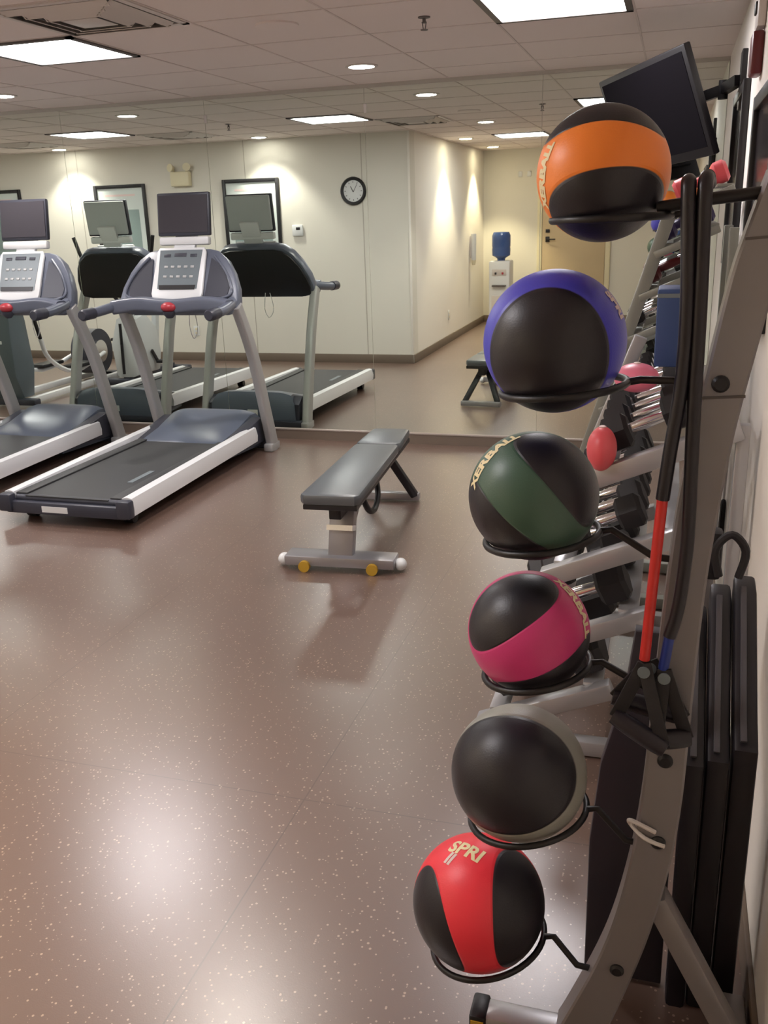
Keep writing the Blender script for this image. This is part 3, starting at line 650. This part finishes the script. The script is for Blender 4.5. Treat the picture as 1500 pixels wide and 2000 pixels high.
MB().tube([(0.028, -0.036, 0.60), (-0.012, -0.038, 0.618), (-0.016, -0.02, 0.60), (0.01, -0.036, 0.585), (0.045, -0.038, 0.575)], 0.004, smooth=4, n=8).build('cable_tie', 'trimw', rk)

cam_p = Vector((0, 0, CAMZ))
def ball_mat(name, colr, caps, dark=(0.014, 0.012, 0.017), rough=0.40):
    m = mat(name, colr, rough, spec=0.5); nt = m.node_tree; b = nt.nodes['Principled BSDF']; L = nt.links.new
    tc = nt.nodes.new('ShaderNodeTexCoord'); nr = nt.nodes.new('ShaderNodeVectorMath'); nr.operation = 'NORMALIZE'; L(tc.outputs['Object'], nr.inputs[0])
    def dot(v, k=1.0):
        n = nt.nodes.new('ShaderNodeVectorMath'); n.operation = 'DOT_PRODUCT'; L(nr.outputs[0], n.inputs[0]); n.inputs[1].default_value = tuple(Vector(v)*k); return n.outputs['Value']
    def mth(op, a, bb=None):
        n = nt.nodes.new('ShaderNodeMath'); n.operation = op
        for i, q in enumerate((a, bb)):
            if q is None: continue
            if isinstance(q, (int, float)): n.inputs[i].default_value = q
            else: L(q, n.inputs[i])
        return n.outputs[0]
    mask = None; dist = None
    for (c, u, v, A, B) in caps:
        p = mth('ADD', mth('POWER', mth('ABSOLUTE', dot(u, 1/A)), 2.05), mth('POWER', mth('ABSOLUTE', dot(v, 1/B)), 2.05))
        p = mth('ADD', p, mth('MULTIPLY', mth('LESS_THAN', dot(c), 0.0), 50.0))
        dist = p if dist is None else mth('MINIMUM', dist, p)
    ms = nt.nodes.new('ShaderNodeMapRange'); ms.inputs[1].default_value = 0.985; ms.inputs[2].default_value = 1.015; ms.inputs[3].default_value = 1; ms.inputs[4].default_value = 0
    L(dist, ms.inputs[0])
    n = nt.nodes.new('ShaderNodeTexNoise'); n.inputs['Scale'].default_value = 14; n.inputs['Detail'].default_value = 5; L(tc.outputs['Object'], n.inputs['Vector'])
    dk = nt.nodes.new('ShaderNodeMix'); dk.data_type = 'RGBA'; dk.inputs['A'].default_value = (*[q*0.8 for q in dark], 1); dk.inputs['B'].default_value = (*[q*1.5 for q in dark], 1); L(n.outputs['Fac'], dk.inputs['Factor'])
    mx = nt.nodes.new('ShaderNodeMix'); mx.data_type = 'RGBA'; mx.inputs['A'].default_value = (*colr, 1); L(dk.outputs['Result'], mx.inputs['B']); L(ms.outputs[0], mx.inputs['Factor']); L(mx.outputs['Result'], b.inputs['Base Color'])
    gr = nt.nodes.new('ShaderNodeMapRange'); gr.inputs[1].default_value = 0.93; gr.inputs[2].default_value = 1.07; L(dist, gr.inputs[0])
    fn_ = mth('MULTIPLY', mth('SUBTRACT', mth('ABSOLUTE', mth('SUBTRACT', gr.outputs[0], 0.5)), 0.5), 1.0)
    n2 = nt.nodes.new('ShaderNodeTexNoise'); n2.inputs['Scale'].default_value = 350; L(tc.outputs['Object'], n2.inputs['Vector'])
    hh = mth('ADD', fn_, mth('MULTIPLY', n2.outputs['Fac'], 0.12))
    bp = nt.nodes.new('ShaderNodeBump'); bp.inputs['Strength'].default_value = 0.5; bp.inputs['Distance'].default_value = 0.004; L(hh, bp.inputs['Height']); L(bp.outputs['Normal'], b.inputs['Normal'])
    return m
def frame_at(C):
    ez = (cam_p-C).normalized(); ex = (rr - ez*rr.dot(ez)).normalized(); ey = ez.cross(ex)
    if ey.dot(-dd) < 0: ey = -ey
    return ex, ey, ez
def view_dir(C, a, c):
    ex, ey, ez = frame_at(C); q = a*a+c*c
    if q > 0.99: k = 0.995/math.sqrt(q); a *= k; c *= k; q = a*a+c*c
    return (ex*a+ey*c+ez*math.sqrt(max(0, 1-q))).normalized()
def medball(C, R, colr, caps, label, texts=(), stem=None, tilt=0.25):
    C = Vector(C); cs = []
    for (a, c, ux, uy, A, B) in caps:
        n = view_dir(C, a, c); ex, ey, ez = frame_at(C)
        u = ex*ux+ey*uy; u = (u-n*u.dot(n)).normalized(); v = n.cross(u); cs.append((n, u, v, A, B))
    m = ball_mat('ball_rubber', colr, cs)
    t = thing('medicine_ball', label, 'medicine ball', tuple(C), group='medicine balls on the rack')
    MB().ball((0, 0, 0), R, u=64, v=40).build('shell', m, t)
    for (body, a, c, ang, size, mm) in texts:
        n = view_dir(C, a, c); ex, ey, ez = frame_at(C)
        u = ex*math.cos(ang)+ey*math.sin(ang); u = (u-n*u.dot(n)).normalized(); v = n.cross(u)
        fn = lambda p, q: (n+u*(p/R)+v*(q/R)).normalized()*(R+0.0007)
        text_mesh(body, size*R, mm, 'lettering', t, fn, bold=0.0016)
    # ring holder belongs to the rack
    nn = Vector((-math.sin(tilt), 0, math.cos(tilt))); ri = R*0.83; rc = C+Vector((R*0.15, 0, -R*0.64))-Vector((0, FY, 0))
    ex = Vector((math.cos(tilt), 0, math.sin(tilt))); eyy = Vector((0, 1, 0))
    ring = MB().tube([rc+(ex*math.cos(2*PI*k/48)+eyy*math.sin(2*PI*k/48))*(ri+0.006) for k in range(48)], 0.0062, closed=True, n=10, up=nn).build('ball_ring', 'black', rk)
    s0 = rc+ex*(ri+0.006)
    MB().tube([s0, s0+Vector((0.02, 0, 0.004)), Vector((stem[0]-0.015, -0.0, stem[1]+0.002)), Vector((stem[0]+0.02, 0, stem[1]))], 0.0062, n=10, up=(0, 1, 0)).build('ring_stem', 'black', ring)
OR_ = (1.0, 0.27, 0.04)
medball((-0.111, 1.5, 1.696), 0.0983, OR_, [(0.13, -0.66, 1, 0.05, 0.84, 0.73), (-0.05, 0.97, 1, 0, 0.88, 0.50)],
        'orange and black medicine ball on the topmost ring of the rack', [('XERBALL', -0.88, -0.02, 1.30, 0.26, 'print')], (0.05, 1.655), 0.02)
medball((-0.177, 1.5, 1.446), 0.1133, (0.075, 0.070, 0.58), [(-0.12, -0.32, 1, 0, 0.81, 0.90)],
        'blue and black medicine ball, second from the top of the rack', [('SPRI', 0.80, 0.50, -0.9, 0.24, 'print_w')], (0.03, 1.39), 0.1)
medball((-0.206, 1.5, 1.186), 0.1097, (0.055, 0.115, 0.080), [(0.58, 0.42, 0.72, -0.70, 0.86, 0.52), (-0.60, -0.62, 0.75, -0.66, 0.85, 0.46)],
        'dark green and black medicine ball, third from the top of the rack', [('XERBALL', -0.66, 0.60, 0.95, 0.30, 'print')], (0.012, 1.10), 0.15)
medball((-0.210, 1.5, 0.933), 0.1079, (0.66, 0.045, 0.21), [(-0.42, 0.45, 0.88, 0.48, 0.84, 0.56), (0.45, -0.82, 0.88, 0.48, 0.85, 0.42)],
        'magenta and black medicine ball, fourth from the top of the rack', [('XERBALL', 0.80, 0.42, -1.15, 0.30, 'print')], (0.012, 0.86), 0.2)
medball((-0.224, 1.5, 0.639), 0.1267, (0.34, 0.34, 0.30), [(-0.30, -0.06, 1, 0, 0.95, 0.83)],
        'pale grey medicine ball with large black face, second lowest on the rack', [], (-0.006, 0.545), 0.2)
medball((-0.301, 1.5, 0.324), 0.1323, (0.95, 0.045, 0.07), [(-0.82, -0.36, 0.15, 1, 0.78, 0.52), (0.76, -0.14, -0.22, 1, 0.82, 0.62)],
        'red and black medicine ball on the lowest ring of the rack', [('SPRI', -0.16, 0.70, -0.75, 0.33, 'print'), ('II', -0.40, 0.58, -0.75, 0.27, 'print_w')], (-0.085, 0.24), 0.25)
# top hanging bar of the rack
MB().tube([(-0.03, 0.0, 1.645), (0.05, 0.0, 1.656), (0.12, 0.0, 1.662)], 0.009, n=12).build('hanging_bar', 'black', rk)

# ------------------------------------------------------------------ resistance tubes hanging from the rack
def res_tube(pts, split, latex, label):
    t = thing('resistance_tube', label, 'resistance band', pts[0])
    o = Vector(pts[0]); P = [Vector(p)-o for p in pts]
    MB().tube(P[:split], 0.0105, smooth=5, n=12, up=(0, 1, 0)).build('foam_sleeve', 'tube', t)
    MB().tube(P[split-1:], 0.0085, smooth=5, n=12, up=(0, 1, 0)).build('latex_tube', latex, t)
    return t
ty = 1.405
res_tube([(0.040, 1.462, 1.676), (0.036, 1.43, 1.684), (0.034, 1.41, 1.655), (0.038, ty, 1.508), (0.040, ty, 1.358), (0.044, ty, 1.198), (0.044, ty, 1.131), (0.038, ty, 1.044), (0.028, ty, 0.993), (0.022, ty, 0.935)], 9, 'blueband',
         'black sleeved exercise tube ending in a blue band, right one on the rack')
res_tube([(0.012, 1.462, 1.672), (0.012, 1.43, 1.680), (0.013, 1.41, 1.655), (0.021, ty, 1.508), (0.020, ty, 1.396), (0.011, ty, 1.302), (0.004, ty, 1.221), (-0.001, ty, 1.11), (-0.008, ty, 0.948)], 7, 'redband',
         'black sleeved exercise tube ending in a long red band, left one on the rack')
def handle(corners, label, y):
    # stirrup handle: two straps down to a foam grip
    a, l, r = [Vector(c) for c in corners]
    t = thing('tube_handle', label, 'exercise handle', tuple(a))
    for q in (l, r):
        d = (q-a); MB().bar(Vector((0, 0, 0)), d, 0.022, 0.005, up=(0, 1, 0.05), bev=0.001).build('strap', 'strap', t)
    d = (r-l).normalized(); MB().tube([l-a-d*0.004, (l+r)/2-a, r-a+d*0.004], lambda q: 0.0135+0.003*math.sin(PI*q), n=14, smooth=5, up=(0, 1, 0)).build('foam_grip', 'tube', t)
    MB().lathe([(0.010, 0), (0.010, 0.003), (0, 0.003)], o=(0, -0.006, -0.012), axis=(0, -1, 0), n=14).build('rivet', 'display', t)
handle([(-0.008, 1.395, 0.945), (-0.048, 1.385, 0.848), (0.030, 1.36, 0.815)], 'black strap handle hanging on the end of the red tube', 1.40)
handle([(0.024, 1.400, 0.935), (0.018, 1.375, 0.820), (0.066, 1.39, 0.822)], 'black strap handle hanging on the end of the blue band', 1.40)
handle([(0.002, 1.43, 0.935), (-0.052, 1.425, 0.862), (0.060, 1.425, 0.840)], 'black strap handle behind the other two at the rack upright', 1.43)

# ------------------------------------------------------------------ folded exercise mats against the wall
def fold_mat(x0, wd, y0, ztop, zk, label, mt='matfoam'):
    t = thing('exercise_mat', label, 'exercise mat', (x0, y0, 0), group='black folded exercise mats by the wall')
    pr = [(0, 0.0), (0.0, zk), (0.06, zk+0.035), (0.30, ztop), (0.36, ztop+0.01), (0.36, ztop-0.05), (0.10, zk-0.02), (0.06, zk-0.06), (0.06, 0.0)]
    MB().prism(pr, (-wd/2, 0, 0), (0, 1, 0), (0, 0, 1), (1, 0, 0), wd, bev=0.008).build('folded_foam', 'matfoam', t)
    MB().prism([(0.012, zk+0.012), (0.064, zk+0.040), (0.298, ztop+0.005), (0.296, ztop+0.011), (0.06, zk+0.046), (0.008, zk+0.018)], (-wd/2+0.012, 0, 0), (0, 1, 0), (0, 0, 1), (1, 0, 0), 0.012, bev=0.001).build('lit_ridge', 'mat_lit', t)  # thin strip along the fold, coloured as if lit from above
    return t
fold_mat(0.096, 0.040, 1.66, 0.78, 0.60, 'black folded exercise mat nearest the rack upright')
fold_mat(0.141, 0.044, 1.67, 0.83, 0.61, 'black folded exercise mat in the middle of the row')
fold_mat(0.190, 0.046, 1.68, 0.85, 0.635, 'black folded exercise mat closest to the right wall', )
MB_ = MB().prism([(-0.100, 0.012), (0.066, 0.012), (0.066, 0.86), (-0.03, 0.86), (-0.045, 0.72), (-0.085, 0.55), (-0.101, 0.36)], (0, 1.70, 0), (1, 0, 0), (0, 0, 1), (0, 1, 0), 0.035, bev=0.006)
tag(MB_.build('stretching_mat', 'matpanel'), 'charcoal rolled-out mat hanging behind the curved rack upright', 'exercise mat')
t = thing('mat_strap', 'black carrying strap looped over the mats by the wall', 'strap', (0.150, 1.95, 0.93))
MB().tube([(-0.02, 0, -0.04), (-0.03, 0, 0.02), (0.0, 0, 0.055), (0.03, 0, 0.02), (0.02, 0, -0.04)], 0.009, smooth=5, n=8, up=(0, 1, 0)).build('loop', 'strap', t)
MB().box((-0.04, 0.03, 0.0), (0.05, 0.05, 0.11), bev=0.01).build('buckle_pad', 'strap', t)

# ------------------------------------------------------------------ dumbbells
def make_dumbbell(label, hd, hl, gap, headm, handm, cap=None, hexa=True, name='dumbbell', group=None):
    # handle along x
    t = thing(name, label, 'dumbbell', (0, 0, 0), group=group)
    MB().tube([(-gap/2-0.01, 0, 0), (-gap/4, 0, 0), (0, 0, 0), (gap/4, 0, 0), (gap/2+0.01, 0, 0)], lambda q: 0.014+0.003*math.sin(PI*q), n=14).build('handle', handm, t)
    for s in (-1, 1):
        n = 6 if hexa else 20
        h = MB(); h.lathe([(hd*0.36, s*gap/2), (hd*0.5, s*(gap/2+0.012)), (hd*0.5, s*(gap/2+hl-0.012)), (hd*0.36, s*(gap/2+hl)), (0, s*(gap/2+hl))], axis=(1, 0, 0), n=n)
        ho = h.build('head', headm, t)
        if cap: MB().lathe([(hd*0.30, 0), (hd*0.30, 0.002), (0, 0.002)], o=(s*(gap/2+hl), 0, 0), axis=(s, 0, 0), n=20).build('end_label', cap, ho)
    return t
def slantx(z, xb, k, zr): return xb-(zr-z)*k
def db_rack(name, label, Y0, Y1, xb, zr, k, ztop, tiers, depth, matn='silver', pitch_=0.09):
    t = thing(name, label, 'rack', (xb, Y0, 0))
    for yy in (0.0, Y1-Y0):
        xz0 = slantx(0.03, xb, k, zr)-xb; xz1 = slantx(ztop, xb, k, zr)-xb
        if yy > 0 or depth < 0.3: MB().bar((xz0, yy, 0.03), (xz1, yy, ztop), 0.05, 0.035, up=(0, 1, 0), bev=0.005).build('slanted_upright', matn, t)
        MB().box(((xz0+0.20-xb)/2, yy, 0.03), (abs(xz0-(0.20-xb)), 0.05, 0.05), bev=0.006).build('foot', matn, t)
        MB().bar((0.205-xb, yy, 0.03), (0.205-xb, yy, ztop-0.1), 0.035, 0.035, up=(0, 1, 0), bev=0.004).build('rear_upright', matn, t)
    for z in tiers:
        x0 = slantx(z, xb, k, zr)-xb; x1 = min(x0+depth, 0.20-xb)
        for yy in (0.0, Y1-Y0): MB().bar((x0-0.01, yy-0.012, z-0.025), (x1, yy-0.012, z+(x1-x0)*0.43-0.025), 0.022 if depth < 0.3 else 0.05, 0.03 if depth < 0.3 else 0.055, bev=0.006).build('end_bracket', matn, t)
        for fx in (0.12, 0.85):
            xx = x0+(x1-x0)*fx; MB().bar((xx, 0.0, z+(x1-x0)*fx*0.43), (xx, Y1-Y0, z+(x1-x0)*fx*0.43), 0.06, 0.012, bev=0.003).build('shelf_rail', matn, t)
    return t
R1X, R1Z, R1K = -0.20, 0.92, 0.37
db_rack('dumbbell_rack', 'silver tiered dumbbell rack along the right wall behind the medicine balls', 2.6, 3.62, R1X, R1Z, R1K, 1.18, (0.10, 0.355, 0.62, 0.925), 0.40)
hexb = make_dumbbell('black dumbbell with chrome handle, front of the upper tier', 0.115, 0.085, 0.11, 'rubber', 'chrome', group='black dumbbells on the tiered rack')
def rest(x0, z, dep): return (x0+dep/2, z)
first = True
tn = ['lowest tier', 'second lowest tier', 'middle tier', 'upper tier']
cnts = (3, 4, 7, 7)
for ti, (z, cnt) in enumerate(zip((0.10, 0.355, 0.62, 0.925), cnts)):
    x0 = slantx(z, R1X, R1K, R1Z); dep = min(0.40, 0.20-x0); tl = math.atan(0.43)
    R = 0.0575
    for i in range(cnt):
        y = 2.68+i*(0.86/(cnt-1)); sc = (1.45, 1.2, 1.0, 1.0)[ti]
        cx = x0+0.15 if ti >= 2 else x0+0.19; cz = z+(cx-x0)*0.43+0.012+R*sc*0.93/math.cos(tl)
        lab = f"black dumbbell with chrome handle on the {tn[ti]}, " + ('nearest the camera' if i == 0 else 'at the mirror end' if i == cnt-1 else f"{['','second','third','fourth','fifth','sixth'][i]} from the near end")
        o = hexb if first else dup(hexb, (0, 0, 0), lab)
        if first: o['label'] = lab; first = False
        o.location = (cx, y, cz); o.rotation_euler = (0, -tl, 0); o.scale = (sc*0.9, sc, sc)
# coloured kettlebells and block on top of the upper tier
def kettlebell(loc, m, label, sc=1.0):
    t = thing('kettlebell', label, 'kettlebell', loc)
    MB().lathe([(0.035*sc, 0), (0.06*sc, 0.012*sc), (0.078*sc, 0.05*sc), (0.080*sc, 0.085*sc), (0.065*sc, 0.125*sc), (0.035*sc, 0.15*sc), (0, 0.155*sc)]).build('bell', m, t)
    MB().tube([(-0.045*sc, 0, 0.11*sc), (-0.052*sc, 0, 0.175*sc), (-0.03*sc, 0, 0.205*sc), (0.03*sc, 0, 0.205*sc), (0.052*sc, 0, 0.175*sc), (0.045*sc, 0, 0.11*sc)], 0.014*sc, smooth=4, n=12, up=(0, 1, 0)).build('handle', m, t)
    return t

# tall dumbbell stand further along the wall
R2X, R2Z, R2K = -0.165, 1.16, 0.30
TI2 = (0.30, 0.58, 0.88, 1.16, 1.33, 1.49, 1.63)
db_rack('dumbbell_stand', 'tall grey green stand of small dumbbells beyond the tiered rack', 3.80, 4.22, R2X, R2Z, R2K, 1.66, TI2, 0.22, 'sage')
items = [(1.63, 'orange', 'orange'), (1.49, 'indigo', 'indigo'), (1.33, 'rubber', 'chrome'), (1.16, 'rubber', 'chrome'), (0.88, 'rubber', 'chrome'), (0.58, 'rubber', 'chrome'), (0.30, 'rubber', 'chrome')]
names = {1.63: 'top tier', 1.49: 'second tier down', 1.33: 'third tier down', 1.16: 'fourth tier down', 0.88: 'fifth tier down', 0.58: 'sixth tier down', 0.30: 'lowest tier'}
cn = {'orange': 'orange', 'indigo': 'dark indigo', 'rubber': 'black'}
proto = {}
for z, hm, hh in items:
    x0 = slantx(z, R2X, R2K, R2Z); cx = x0+0.10; tl = math.atan(0.43)
    for i in range(3):
        if z == 1.63 and i == 2: continue
        hm2 = 'coral' if (z == 1.63 and i == 0) else 'maroon' if (z == 1.33 and i == 0) else hm
        hh2 = hm2 if hm2 not in ('rubber',) else 'chrome'
        cname = {'coral': 'coral red', 'maroon': 'dark red'}.get(hm2, cn.get(hm2, hm2))
        lab = f"small {cname} dumbbell on the {names[z]}, tall stand, {('near end', 'middle', 'mirror end')[i]}"
        if hm2 not in proto:
            o = proto[hm2] = make_dumbbell(lab, 0.085, 0.055, 0.09, hm2, hh2, cap='white' if hm2 == 'rubber' else None, hexa=hm2 == 'rubber', group='small dumbbells on the tall stand')
        else: o = dup(proto[hm2], (0, 0, 0), lab)
        o.location = (cx, 3.87+i*0.135, z+0.10*0.43+0.012+0.0425*0.95/math.cos(tl)); o.rotation_euler = (0, -tl, 0)
def soft_ball(loc, r, sc, m, label):
    t = thing('toning_ball', label, 'weighted ball', loc)
    MB().ball((0, 0, 0), r, sc, 40, 24).build('shell', m, t)
    MB().lathe([(0.010, 0), (0.010, 0.003), (0.006, 0.005), (0, 0.005)], o=(0, 0, r*sc[2]-0.002), n=16).build('valve', 'print_w', t)
soft_ball((-0.085, 2.73, 1.178), 0.058, (1.1, 1.1, 0.72), 'pink', 'pink soft weighted ball on top of the dumbbells of the upper tier')
soft_ball((-0.165, 2.585, 1.000), 0.058, (0.72, 1.0, 1.1), 'coral', 'coral red soft weighted ball at the near end of the upper tier')
t = thing('yoga_block', 'blue foam block standing on the dumbbells behind the hanging tubes', 'yoga block', (-0.005, 2.95, 1.20))
MB().box((0, 0, 0.10), (0.075, 0.15, 0.23), bev=0.008).build('foam', 'bluefoam', t)
MB().box((0, -0.0755, 0.195), (0.074, 0.002, 0.012)).build('stripe', 'display', t)
t = thing('snap_hook', 'black snap hook hanging low on the right wall, seen past the rack upright', 'hook', (RW-0.012, 3.66, 0.38))
MB().tube([(0, 0.024, 0.0), (0, -0.030, 0.0), (0, -0.034, 0.03), (0, -0.018, 0.14), (0, 0.0, 0.155), (0, 0.018, 0.09), (0, 0.028, 0.015)], 0.010, closed=True, n=8, up=(1, 0, 0), smooth=3).build('hook', 'black', t)
MB().tube([(0, 0, 0.155), (0.004, 0.002, 0.35), (0.002, 0.0, 0.70)], 0.005, n=6).build('cord', 'trimw', t)
MB().lathe([(0.014, 0), (0.014, 0.006), (0.007, 0.018), (0, 0.02)], o=(0.012, 0, 0.70), axis=(-1, 0, 0), n=14).build('wall_peg', 'black', t)
t = thing('hanging_chain', 'black studded strap hanging on the right wall beneath the picture', 'strap', (0.215, 3.05, 1.20))
MB().box((0, 0, 0.16), (0.008, 0.05, 0.62), bev=0.002).build('webbing', 'strap', t)
for k in range(5): MB().lathe([(0.009, 0), (0.008, 0.004), (0, 0.005)], o=(-0.004, 0, -0.08+0.11*k), axis=(-1, 0, 0), n=14).build('stud', 'chrome', t)
